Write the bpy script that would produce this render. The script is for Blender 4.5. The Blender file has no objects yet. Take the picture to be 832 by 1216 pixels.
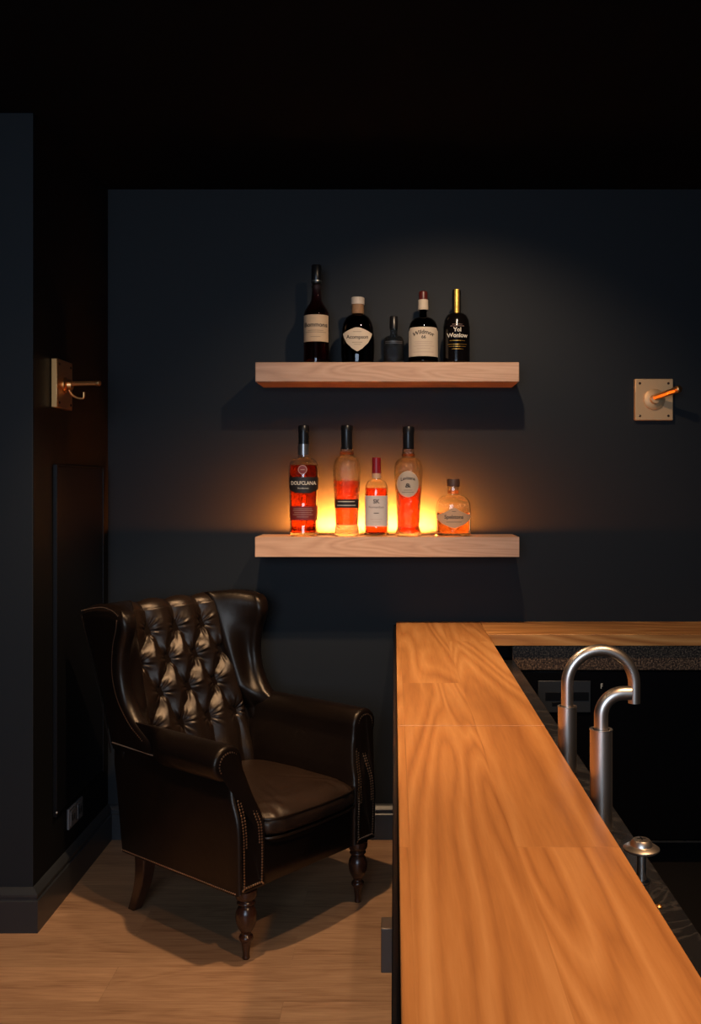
import bpy, bmesh, math, random
from mathutils import Vector, Matrix
random.seed(7)
PI = math.pi
sc = bpy.context.scene
col = sc.collection

# ------------------------------------------------------------------ helpers
def link(o, parent=None):
    col.objects.link(o)
    if parent is not None:
        o.parent = parent
    return o

def tag(o, label=None, cat=None, group=None, kind=None):
    if label: o['label'] = label
    if cat: o['category'] = cat
    if group: o['group'] = group
    if kind: o['kind'] = kind
    return o

def empty(name, loc, rz=0, label=None, cat=None, group=None):
    o = bpy.data.objects.new(name, None)
    o.location = loc
    o.rotation_euler = (0, 0, rz)
    o.empty_display_size = 0.05
    link(o)
    return tag(o, label, cat, group)

class MB:
    """collects verts and faces for one mesh"""
    def __init__(s):
        s.v = []; s.f = []
    def add(s, vs, fs):
        n = len(s.v)
        s.v += [tuple(p) for p in vs]
        s.f += [tuple(i + n for i in f) for f in fs]
        return s
    def grid(s, nu, nv, fn, cu=False, cv=False, cap0=False, cap1=False):
        # fn(i,j) ; i along u (nu), j along v (nv)
        vs = [fn(i, j) for j in range(nv) for i in range(nu)]
        fs = []
        for j in range(nv if cv else nv - 1):
            for i in range(nu if cu else nu - 1):
                a = j * nu + i; b = j * nu + (i + 1) % nu
                c = ((j + 1) % nv) * nu + (i + 1) % nu; d = ((j + 1) % nv) * nu + i
                fs.append((a, b, c, d))
        if cap0: fs.append(tuple(range(nu - 1, -1, -1)))
        if cap1: fs.append(tuple((nv - 1) * nu + i for i in range(nu)))
        return s.add(vs, fs)
    def loft(s, loops, cap=True):
        n = len(loops[0])
        return s.grid(n, len(loops), lambda i, j: loops[j][i], cu=True, cap0=cap, cap1=cap)
    def box(s, x0, x1, y0, y1, z0, z1):
        vs = [(x0,y0,z0),(x1,y0,z0),(x1,y1,z0),(x0,y1,z0),(x0,y0,z1),(x1,y0,z1),(x1,y1,z1),(x0,y1,z1)]
        return s.add(vs, [(3,2,1,0),(4,5,6,7),(0,1,5,4),(1,2,6,5),(2,3,7,6),(3,0,4,7)])
    def lathe(s, prof, c=(0,0,0), n=48, sy=1.0, cap=True):
        # prof: (r, z) bottom to top
        def fn(i, j):
            t = 2*PI*i/n; r, z = prof[j]
            return (c[0]+r*math.cos(t), c[1]+r*sy*math.sin(t), c[2]+z)
        return s.grid(n, len(prof), fn, cu=True, cap0=cap, cap1=cap)
    def tube(s, pts, r, n=12, cap=True):
        pts = [Vector(p) for p in pts]
        rs = r if isinstance(r, (list, tuple)) else [r]*len(pts)
        loops = []
        up = None
        for k, p in enumerate(pts):
            d = (pts[min(k+1, len(pts)-1)] - pts[max(k-1, 0)]).normalized()
            if up is None:
                up = Vector((0,0,1)) if abs(d.z) < .9 else Vector((0,1,0))
            a = d.cross(up).normalized(); up = a.cross(d).normalized()
            loops.append([p + (a*math.cos(2*PI*i/n) + up*math.sin(2*PI*i/n))*rs[k] for i in range(n)])
        return s.loft(loops, cap)
    def ball(s, c, r, n=8, m=5, sx=1, sy=1, sz=1):
        def fn(i, j):
            t = 2*PI*i/n; p = -PI/2 + PI*(j+.0001)/(m-1+.0002)
            return (c[0]+sx*r*math.cos(p)*math.cos(t), c[1]+sy*r*math.cos(p)*math.sin(t), c[2]+sz*r*math.sin(p))
        return s.grid(n, m, fn, cu=True, cap0=True, cap1=True)
    def build(s, name, m, parent=None, smooth=40, bevel=None, seg=2, subs=0, loc=None):
        me = bpy.data.meshes.new(name)
        me.from_pydata(s.v, [], s.f)
        bm = bmesh.new(); bm.from_mesh(me)
        bmesh.ops.recalc_face_normals(bm, faces=bm.faces)
        bm.to_mesh(me); bm.free()
        o = bpy.data.objects.new(name, me)
        me.materials.append(m)
        link(o, parent)
        if loc: o.location = loc
        if bevel:
            b = o.modifiers.new('bevel', 'BEVEL'); b.width = bevel; b.segments = seg; b.limit_method = 'ANGLE'
            b.angle_limit = math.radians(35)
        if subs:
            b = o.modifiers.new('subsurf', 'SUBSURF'); b.levels = subs; b.render_levels = subs
        if smooth:
            me.polygons.foreach_set('use_smooth', [True]*len(me.polygons))
            if smooth < 170:
                try: me.set_sharp_from_angle(angle=math.radians(smooth))
                except Exception: pass
        return o

def round_poly(pts, rads, seg=5):
    out = []
    n = len(pts)
    for k in range(n):
        p = Vector(pts[k]); a = Vector(pts[k-1]); b = Vector(pts[(k+1) % n])
        r = rads[k]
        la = (a-p).length; lb = (b-p).length
        pa = p + (a-p)*min(r/la, .49); pb = p + (b-p)*min(r/lb, .49)
        for i in range(seg+1):
            t = i/seg
            out.append((pa*(1-t)**2 + p*2*t*(1-t) + pb*t*t))
    return out

def interp(tab, x):
    if x <= tab[0][0]: return tab[0][1]
    for (x0, y0), (x1, y1) in zip(tab, tab[1:]):
        if x <= x1:
            t = (x-x0)/(x1-x0)
            return y0 + (y1-y0)*t
    return tab[-1][1]

def sinterp(tab, x):   # smooth (catmull-rom)
    xs = [p[0] for p in tab]; ys = [p[1] for p in tab]
    if x <= xs[0]: return ys[0]
    if x >= xs[-1]: return ys[-1]
    k = max(i for i in range(len(xs)-1) if xs[i] <= x)
    def m(i):
        if i == 0: return (ys[1]-ys[0])/(xs[1]-xs[0])
        if i == len(xs)-1: return (ys[-1]-ys[-2])/(xs[-1]-xs[-2])
        return (ys[i+1]-ys[i-1])/(xs[i+1]-xs[i-1])
    h = xs[k+1]-xs[k]; t = (x-xs[k])/h
    return ((2*t**3-3*t*t+1)*ys[k] + (t**3-2*t*t+t)*h*m(k) + (-2*t**3+3*t*t)*ys[k+1] + (t**3-t*t)*h*m(k+1))

# ------------------------------------------------------------------ materials
class NT:
    def __init__(s, name):
        s.m = bpy.data.materials.new(name); s.m.use_nodes = True
        s.t = s.m.node_tree; s.n = s.t.nodes; s.b = s.n['Principled BSDF']
    def new(s, typ, **kw):
        n = s.n.new(typ)
        for k, v in kw.items():
            if k in n.inputs: n.inputs[k].default_value = v
            else: setattr(n, k, v)
        return n
    def l(s, a, b): s.t.links.new(a, b)
    def coords(s, scale=(1,1,1), rot=(0,0,0), loc=(0,0,0)):
        tc = s.new('ShaderNodeTexCoord'); mp = s.new('ShaderNodeMapping')
        mp.inputs['Scale'].default_value = scale; mp.inputs['Rotation'].default_value = rot
        mp.inputs['Location'].default_value = loc
        s.l(tc.outputs['Object'], mp.inputs['Vector'])
        return mp.outputs['Vector']
    def ramp(s, fac, stops):
        r = s.new('ShaderNodeValToRGB'); e = r.color_ramp.elements
        e[0].position, e[0].color = stops[0][0], (*stops[0][1], 1)
        e[1].position, e[1].color = stops[-1][0], (*stops[-1][1], 1)
        for p, c in stops[1:-1]:
            x = e.new(p); x.color = (*c, 1)
        s.l(fac, r.inputs['Fac'])
        return r.outputs['Color']
    def mix(s, fac, a, b, mode='MIX'):
        x = s.new('ShaderNodeMix'); x.data_type = 'RGBA'; x.blend_type = mode
        if hasattr(fac, 'links'): s.l(fac, x.inputs[0])
        else: x.inputs[0].default_value = fac
        for v, k in ((a, 6), (b, 7)):
            if hasattr(v, 'links'): s.l(v, x.inputs[k])
            else: x.inputs[k].default_value = (*v, 1)
        return x.outputs[2]
    def bump(s, h, strength=.2, dist=.002):
        b = s.new('ShaderNodeBump'); b.inputs['Strength'].default_value = strength
        b.inputs['Distance'].default_value = dist
        s.l(h, b.inputs['Height']); s.l(b.outputs['Normal'], s.b.inputs['Normal'])

def simple(name, c, rough=.5, metal=0, spec=None, bump=None, var=0):
    t = NT(name); b = t.b
    b.inputs['Base Color'].default_value = (*c, 1)
    b.inputs['Roughness'].default_value = rough; b.inputs['Metallic'].default_value = metal
    if spec is not None: b.inputs['Specular IOR Level'].default_value = spec
    if bump or var:
        v = t.coords()
        n = t.new('ShaderNodeTexNoise', Scale=(bump[0] if bump else 20), Detail=5.0)
        t.l(v, n.inputs['Vector'])
        if bump: t.bump(n.outputs['Fac'], bump[1], .002)
        if var:
            t.l(t.mix(n.outputs['Fac'], tuple(x*(1-var) for x in c), tuple(x*(1+var) for x in c)), b.inputs['Base Color'])
    return t.m

def wood(name, dark, mid, light, axis='x', plank=None, rough=.45, gs=1.0, offs=(0,0,0), cath=.5, spec=.35, seam=.7, tone=.18, stretch=1, fine=.28):
    """grain running along axis; plank=(length,width) draws board joints"""
    t = NT(name); b = t.b
    rot = (0,0,0) if axis == 'x' else (0,0,-PI/2)
    v = t.coords(rot=rot, loc=offs)
    src = v
    if plank:
        br = t.new('ShaderNodeTexBrick'); br.offset = .37; br.offset_frequency = 2
        br.inputs['Color1'].default_value = (0,0,0,1); br.inputs['Color2'].default_value = (1,1,1,1)
        br.inputs['Mortar'].default_value = (.5,.5,.5,1)
        br.inputs['Scale'].default_value = 1; br.inputs['Mortar Size'].default_value = .0012
        br.inputs['Mortar Smooth'].default_value = .2
        br.inputs['Brick Width'].default_value = plank[0]; br.inputs['Row Height'].default_value = plank[1]
        t.l(v, br.inputs['Vector'])
        vm = t.new('ShaderNodeVectorMath', operation='MULTIPLY_ADD')
        t.l(br.outputs['Color'], vm.inputs[0]); vm.inputs[1].default_value = (3.1, 5.3, 1.7)
        t.l(v, vm.inputs[2]); src = vm.outputs[0]
    mp = t.new('ShaderNodeMapping'); mp.inputs['Scale'].default_value = (.75*gs*stretch, 6.5*gs, 6.5*gs)
    t.l(src, mp.inputs['Vector'])
    # large growth figure: rings of a low frequency field
    n1 = t.new('ShaderNodeTexNoise', Scale=1.0, Detail=2.0, Roughness=.45, Distortion=.6); t.l(mp.outputs[0], n1.inputs['Vector'])
    mul = t.new('ShaderNodeMath', operation='MULTIPLY'); t.l(n1.outputs['Fac'], mul.inputs[0]); mul.inputs[1].default_value = 13.0
    fr = t.new('ShaderNodeMath', operation='PINGPONG'); t.l(mul.outputs[0], fr.inputs[0]); fr.inputs[1].default_value = .5
    sm = t.new('ShaderNodeMath', operation='MULTIPLY'); t.l(fr.outputs[0], sm.inputs[0]); sm.inputs[1].default_value = 2
    # fine fibre
    mp2 = t.new('ShaderNodeMapping'); mp2.inputs['Scale'].default_value = (9*gs, 160*gs, 160*gs)
    t.l(src, mp2.inputs['Vector'])
    n2 = t.new('ShaderNodeTexNoise', Scale=1.0, Detail=4.0, Roughness=.6); t.l(mp2.outputs[0], n2.inputs['Vector'])
    mp3 = t.new('ShaderNodeMapping'); mp3.inputs['Scale'].default_value = (1.6*gs*stretch, 14*gs, 14*gs)
    t.l(src, mp3.inputs['Vector'])
    n3 = t.new('ShaderNodeTexNoise', Scale=1.0, Detail=3.0, Roughness=.5); t.l(mp3.outputs[0], n3.inputs['Vector'])
    a = t.mix(cath, n3.outputs['Fac'], sm.outputs[0])
    f = t.mix(fine, a, n2.outputs['Fac'])
    c = t.ramp(f, [(.26, dark), (.5, mid), (.74, light)])
    if plank:
        vr = t.ramp(br.outputs['Color'], [(0, (1-tone,)*3), (1, (1,)*3)])
        c = t.mix(1, c, vr, 'MULTIPLY')
        c = t.mix(1, c, t.mix(br.outputs['Fac'], (1,1,1), (seam,)*3), 'MULTIPLY')
    t.l(c, b.inputs['Base Color'])
    b.inputs['Roughness'].default_value = rough
    b.inputs['Specular IOR Level'].default_value = spec
    t.bump(n2.outputs['Fac'], .25, .0006)
    return t.m

def leather(name, c1, c2, rough=.36):
    t = NT(name); b = t.b
    v = t.coords()
    n = t.new('ShaderNodeTexNoise', Scale=7.0, Detail=4.0); t.l(v, n.inputs['Vector'])
    t.l(t.mix(n.outputs['Fac'], c1, c2), b.inputs['Base Color'])
    vo = t.new('ShaderNodeTexVoronoi', Scale=420.0); t.l(v, vo.inputs['Vector'])
    n2 = t.new('ShaderNodeTexNoise', Scale=30.0, Detail=5.0, Distortion=.6); t.l(v, n2.inputs['Vector'])
    ad = t.new('ShaderNodeMath', operation='MULTIPLY_ADD'); t.l(vo.outputs['Distance'], ad.inputs[0]); ad.inputs[1].default_value = .25
    t.l(n2.outputs['Fac'], ad.inputs[2])
    t.bump(ad.outputs[0], .32, .0025)
    b.inputs['Roughness'].default_value = rough
    b.inputs['Specular IOR Level'].default_value = .45
    b.inputs['Specular Tint'].default_value = (1,.86,.72,1)
    return t.m

def glass(name, c=(1,1,1), rough=0.0, ior=1.45, bump=None, dens=None):
    t = NT(name); b = t.b
    b.inputs['Base Color'].default_value = (*c, 1); b.inputs['Transmission Weight'].default_value = 1
    b.inputs['Roughness'].default_value = rough; b.inputs['IOR'].default_value = ior
    if bump:
        v = t.coords()
        w = t.new('ShaderNodeTexVoronoi', Scale=bump[0]); t.l(v, w.inputs['Vector'])
        t.bump(w.outputs['Distance'], bump[1], .003)
    return t.m

M = {}
M['wall'] = simple('wall_paint', (.0108,.0130,.0155), .62, spec=.3, bump=(90, .08))
M['wall_side'] = M['wall']
M['ceiling'] = simple('ceiling_paint', (.0035,.0035,.0038), .9, spec=.08)
M['skirt'] = simple('skirting_paint', (.026,.028,.031), .38, spec=.5)
M['floor'] = wood('oak_floor', (.20,.095,.045), (.42,.235,.125), (.58,.35,.19), 'x', (1.35,.19), .42, 1.1, offs=(.3,.04,0), cath=.18, seam=.86, tone=.16, fine=.5)
M['counter'] = wood('ash_worktop', (.38,.138,.036), (.60,.25,.070), (.76,.36,.120), 'y', (1.9,.160), .36, .9, offs=(.55,.013,0), cath=.34, seam=.93, tone=.10, stretch=.5)
M['counter_x'] = wood('ash_worktop_cross', (.40,.150,.040), (.62,.265,.075), (.78,.38,.125), 'x', None, .36, .8, offs=(.2,.3,0), cath=.5)
M['shelf'] = wood('shelf_oak', (.46,.26,.16), (.60,.36,.23), (.70,.45,.30), 'x', None, .5, 1.2, cath=.3)
M['leather'] = leather('leather_shaded', (.0042,.0026,.0021), (.010,.0055,.0038), .32)  # darkened so the chair's outer sides keep their shade
M['seat_lit'] = leather('leather_lit', (.014,.0075,.005), (.034,.018,.011), .36)  # same leather lightened, light from above put into its colour
M['nail'] = simple('aged_brass_nail', (.95,.66,.45), .3, 1)
M['stitch'] = simple('tan_stitching', (.25,.16,.10), .6)
M['legwood'] = simple('dark_mahogany', (.040,.014,.007), .25, spec=.6, var=.3)
M['brass'] = simple('brushed_brass', (.88,.45,.17), .36, 1, bump=(160,.05))
M['brass_satin'] = simple('satin_brass_plate', (.74,.46,.23), .5, .45, bump=(120,.05))
M['steel'] = simple('brushed_steel', (.72,.64,.55), .36, 1)
M['black'] = simple('black_lacquer', (.004,.004,.005), .4, spec=.25)
M['black_gloss'] = simple('black_appliance', (.003,.003,.004), .22, spec=.25)
M['grey_plate'] = simple('grey_plastic', (.022,.024,.027), .5)
M['socket'] = simple('socket_plastic', (.16,.16,.165), .45)
M['floor_shade'] = simple('floor_shade_black', (.006,.005,.005), .85, spec=.1)  # near-black colour standing in for shade on the floor
M['capblack'] = simple('black_cap', (.008,.008,.009), .3)
M['capred'] = simple('red_cap', (.30,.012,.018), .35)
M['capdkred'] = simple('oxblood_cap', (.10,.012,.010), .35)
M['gold'] = simple('gold_foil', (.75,.42,.08), .3, .8, bump=(200,.5))
M['cork'] = simple('cork', (.28,.15,.07), .7, bump=(150,.4), var=.25)
M['capwhite'] = simple('cream_cap', (.55,.47,.38), .5)
M['capbrown'] = simple('brown_wood_cap', (.10,.045,.028), .5, var=.2)
M['paper'] = simple('tan_paper', (.56,.40,.25), .7, var=.08)
M['paper2'] = simple('cream_paper', (.60,.49,.36), .7, var=.08)
M['paperwhite'] = simple('white_paper', (.62,.56,.52), .7, var=.05)
M['paperblack'] = simple('black_paper', (.010,.008,.008), .55)
M['paperred'] = simple('maroon_paper', (.16,.012,.012), .55)
M['paperamber'] = simple('amber_paper', (.66,.40,.22), .6)
M['ink'] = simple('dark_ink', (.035,.022,.018), .6)
M['inkwhite'] = simple('cream_ink', (.70,.64,.52), .5)
M['inkgrey'] = simple('grey_ink', (.40,.26,.22), .5)
M['silver'] = simple('silver_foil', (.35,.33,.32), .3, .9)
M['glass'] = glass('clear_glass')
M['glass_bub'] = glass('dimpled_glass', bump=(170, .55))
M['glass_dark'] = glass('dark_brown_glass', (.05,.016,.008))
M['glass_black'] = simple('black_glass', (.004,.003,.003), .12, spec=.5)
M['glass_red'] = glass('red_brown_glass', (.32,.06,.035))
M['glass_smoke'] = glass('smoke_glass', (.62,.66,.68), bump=(260,.5))
M['whisky'] = glass('red_amber_spirit', (.92,.11,.012), ior=1.35)
M['whisky_red'] = glass('deep_red_spirit', (.88,.085,.010), ior=1.35)
M['whisky_lt'] = glass('light_amber_spirit', (1.0,.36,.10), ior=1.35)
M['whisky_dk'] = glass('dark_spirit', (.20,.025,.014), ior=1.35)
M['whisky_dk'].node_tree.nodes['Principled BSDF'].inputs['Transmission Weight'].default_value = .6

def granite():
    t = NT('brown_granite'); b = t.b; v = t.coords()
    n = t.new('ShaderNodeTexNoise', Scale=170.0, Detail=3.0); t.l(v, n.inputs['Vector'])
    t.l(t.ramp(n.outputs['Fac'], [(.38,(.018,.012,.009)),(.52,(.095,.056,.034)),(.66,(.28,.17,.10))]), b.inputs['Base Color'])
    b.inputs['Roughness'].default_value = .35
    return t.m
M['granite'] = granite()
def marble():
    t = NT('black_marble'); b = t.b; v = t.coords()
    n = t.new('ShaderNodeTexNoise', Scale=7.0, Detail=6.0, Distortion=1.6); t.l(v, n.inputs['Vector'])
    t.l(t.ramp(n.outputs['Fac'], [(.47,(.014,.014,.015)),(.50,(.045,.043,.042)),(.53,(.016,.016,.017))]), b.inputs['Base Color'])
    b.inputs['Roughness'].default_value = .25
    return t.m
M['marble'] = marble()
def emis(name, c, s):
    m = bpy.data.materials.new(name); m.use_nodes = True
    nt = m.node_tree; nt.nodes.remove(nt.nodes['Principled BSDF'])
    e = nt.nodes.new('ShaderNodeEmission'); e.inputs[0].default_value = (*c,1); e.inputs[1].default_value = s
    nt.links.new(e.outputs[0], nt.nodes['Material Output'].inputs[0])
    return m
M['led'] = emis('amber_led', (1.0,.25,.03), 30000)

# ------------------------------------------------------------------ camera
H, F, VX, VY = 1.4, 1150.0, 468.0, 575.0
cam = bpy.data.cameras.new('camera'); co = bpy.data.objects.new('camera', cam); col.objects.link(co)
co.location = (0, 0, H); co.rotation_euler = (PI/2, 0, 0)
cam.sensor_fit = 'VERTICAL'; cam.sensor_height = 36; cam.lens = 36*F/1216
cam.shift_x = (416-VX)/1216; cam.shift_y = (VY-608)/1216
cam.clip_start = .02
sc.camera = co
def W(x, y, Y):        # photo measurement at a known depth -> metres
    s = F/Y
    return Vector(((x-VX)/s, Y, H-(y-VY)/s))

# ------------------------------------------------------------------ room shell
BW = 3.833; CZ = 2.567; LX = -1.133; CY = 3.04
def struct(name, mb, m, **kw):
    return tag(mb.build(name, m, **kw), kind='structure')
struct('floor', MB().box(-2.7, 2.6, -1.6, 4.0, -.05, 0), M['floor'], smooth=0)
struct('ceiling', MB().box(-2.7, 2.6, -1.6, 4.0, CZ, CZ+.05), M['ceiling'], smooth=0)
struct('wall_back', MB().box(LX-.1, 2.6, BW, BW+.1, 0, CZ), M['wall'], smooth=0)
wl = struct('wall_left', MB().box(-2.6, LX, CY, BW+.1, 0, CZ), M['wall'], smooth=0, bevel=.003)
wl.data.materials.append(simple('shaded_wall_paint', (.0036,.0036,.0038), .6, spec=.2, bump=(90, .08)))
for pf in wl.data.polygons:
    if pf.normal.x > .9: pf.material_index = 1  # shade put into the colour of the side face
struct('wall_far_left', MB().box(-2.7, -2.6, -1.6, CY+.1, 0, CZ), M['wall'], smooth=0)
struct('wall_right', MB().box(2.5, 2.6, -1.6, BW+.1, 0, CZ), M['wall'], smooth=0)
struct('wall_front', MB().box(-2.7, 2.6, -1.7, -1.6, 0, CZ), M['wall'], smooth=0)
# skirting: profile (out, z)
SK = [(0,0),(.022,0),(.022,.098),(.017,.103),(.017,.108),(.020,.111),(.020,.118),(.012,.128),(.006,.134),(0,.136)]
def skirt(name, p0, p1, nrm, e0=0, e1=0):
    p0 = Vector(p0); p1 = Vector(p1); n = Vector(nrm); d = (p1-p0).normalized()
    loops = []
    for p, e in ((p0, e0), (p1, e1)):
        loops.append([Vector((p.x, p.y, 0)) + Vector((n.x, n.y, 0))*o + Vector((d.x, d.y, 0))*(e*o) + Vector((0,0,z)) for o, z in SK])
    return struct(name, MB().loft(loops), M['skirt'], smooth=30)
skirt('baseboard_back', (LX, BW), (-.02+.3, BW), (0,-1), e0=1)
skirt('baseboard_left', (LX, CY), (LX, BW), (1,0), e0=-1, e1=-1)
skirt('baseboard_front_left', (-2.6, CY), (LX, CY), (0,-1), e1=1)

# black sunk panel in the left wall
pn = empty('wall_panel', (LX, 3.47, .3), label='tall flush black panel on the shadowed left side wall', cat='panel')
MB().box(0, .010, -.25, .26, 0, 1.16).build('board', M['black'], pn, bevel=.002, smooth=0)
f = MB()
f.box(0, .014, -.256, -.25, -.006, 1.166).box(0, .014, -.25, .26, 1.16, 1.166).box(0, .014, .26, .266, -.006, 1.166)
f.build('frame', M['black'], pn, bevel=.002, smooth=0)
MB().ball((.013, -.256, 0.01), .004).build('screw', M['steel'], pn)
# socket on left wall
so = empty('wall_socket', (LX, 3.425, .238), label='small grey double wall socket low on the left side wall', cat='socket')
MB().box(0, .009, -.075, .075, -.036, .036).build('face_plate', M['socket'], so, bevel=.003)
for k in (-1, 1):
    MB().box(.009, .0115, k*.037-.026, k*.037+.026, -.026, .026).build('outlet', M['socket'], so, bevel=.001)
    MB().box(.0112, .0125, k*.037-.012, k*.037-.006, -.012, .010).box(.0112, .0125, k*.037+.006, k*.037+.012, -.012, .010).build('pin_slot', M['black'], so, smooth=0)

# ------------------------------------------------------------------ brass wall hooks
def plate_local(w, h, t, screws):
    pass
def wall_hook(loc, rz, label, arm_dir, hook, mat):
    # local: wall is the y=0 plane, things project to -y ; x is along the wall
    t = empty('wall_hook', loc, rz, label, 'hook', 'brass wall hooks')
    MB().box(-.075, .075, -.022, 0, -.082, .082).build('back_plate', mat, t, bevel=.003)
    for sx in (-1, 1):
        for sz in (-1, 1):
            MB().ball((sx*.056, -.0225, sz*.064), .0052, sy=.5).build('screw', M['legwood'], t)
    n = 40; rr = .026 if hook else .042
    prof = [(rr,0),(rr,.004),(rr-.002,.006),(rr*.45,.008),(.018,.012),(.016,.024),(.0,.025)]
    b = MB()
    b.grid(n, len(prof), lambda i, j: (prof[j][0]*math.cos(2*PI*i/n), -.022-prof[j][1], prof[j][0]*math.sin(2*PI*i/n)), cu=True, cap1=True)
    b.build('rosette', mat, t)
    p0 = Vector((0 if hook else -.008, -.030, .004)); d = Vector(arm_dir)
    p1 = p0 + d*.86; p2 = p0 + d
    MB().tube([p0, p0+d*.02, p1], .0085 if hook else .0125, n=8).build('arm', M['brass'], t, smooth=20)
    MB().tube([p1, p1+(p2-p1)*.1, p2-(p2-p1)*.25, p2], [.0095,.010,.010,.007] if hook else [.0135,.0145,.0145,.010], n=12).build('arm_tip', M['brass'], t, smooth=30)
    if hook:
        pts = []
        for k in range(15):
            u = k/14*PI*.5
            pts.append(Vector((0, -.034-.044*(1-math.cos(u)), -.004-.042*math.sin(u))))
        q = pts[-1]
        pts += [q+Vector((0,-.005,.001)), q+Vector((0,-.0075,.006)), q+Vector((0,-.0075,.022))]
        MB().tube(pts, [.0042]*15+[.0042,.0045,.0045], n=10).build('lower_hook', M['brass'], t)
    return t
wall_hook((LX, 3.27, 1.735), PI/2, 'brass hook plate with long arm on the shadowed left side wall', (0, -.112, .002), True, M['brass'])
wall_hook((1.022, BW, 1.733), 0, 'square brass hook plate on the back wall right of shelves', (.075, -.115, .028), False, M['brass_satin'])

# ------------------------------------------------------------------ shelves
SF = 3.613
sh1 = empty('wall_shelf', (-.0265, BW, 1.782), label='upper floating oak shelf carrying dark unlit bottles', cat='shelf', group='floating oak shelves')
MB().box(-.4925, .4925, SF-BW, 0, 0, .0735).build('board', M['shelf'], sh1, bevel=.003)
sh2 = empty('wall_shelf', (-.0265, BW, 1.129), label='lower floating oak shelf with amber light behind its bottles', cat='shelf', group='floating oak shelves')
pf_ = [(SF-BW,0),(0,0),(0,.0735),(-.072,.0735),(-.072,.066),(-.085,.066),(-.085,.0735),(SF-BW,.0735)]
MB().loft([[(x_, y_, z_) for y_, z_ in pf_] for x_ in (-.4925, .4925)]).build('board', M['shelf'], sh2, smooth=0)
ch = MB()
ch.loft([[(x_, y_, z_) for y_, z_ in [(-.0848,.0662),(-.0738,.0662),(-.0738,.0672),(-.0834,.0672),(-.0834,.0762),(-.0790,.0762),(-.0790,.0770),(-.0848,.0770)]] for x_ in (-.295, .185)])
chn = ch.build('glow_shield', M['black'], sh2, smooth=0)  # unseen channel added, lips shaped to keep the glow on the wall
MB().box(-.294, .184, -.0830, -.0800, .0700, .0732).build('light_strip', M['led'], chn, smooth=0)

# ------------------------------------------------------------------ bottles
BY = 3.69; BS = F/BY
def text_mesh(body, size, bold=False):
    cu = bpy.data.curves.new('lettering', 'FONT'); cu.body = body; cu.size = size
    cu.align_x = 'CENTER'; cu.align_y = 'CENTER'; cu.extrude = 0.0; cu.resolution_u = 3
    if bold: cu.offset = size*.022
    o = bpy.data.objects.new('tmp', cu); col.objects.link(o)
    dg = bpy.context.evaluated_depsgraph_get(); dg.update()
    me = bpy.data.meshes.new_from_object(o.evaluated_get(dg))
    vs = [tuple(v.co) for v in me.vertices]; fs = [tuple(p.vertices) for p in me.polygons]
    bpy.data.objects.remove(o); bpy.data.meshes.remove(me); bpy.data.curves.remove(cu)
    return vs, fs

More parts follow.
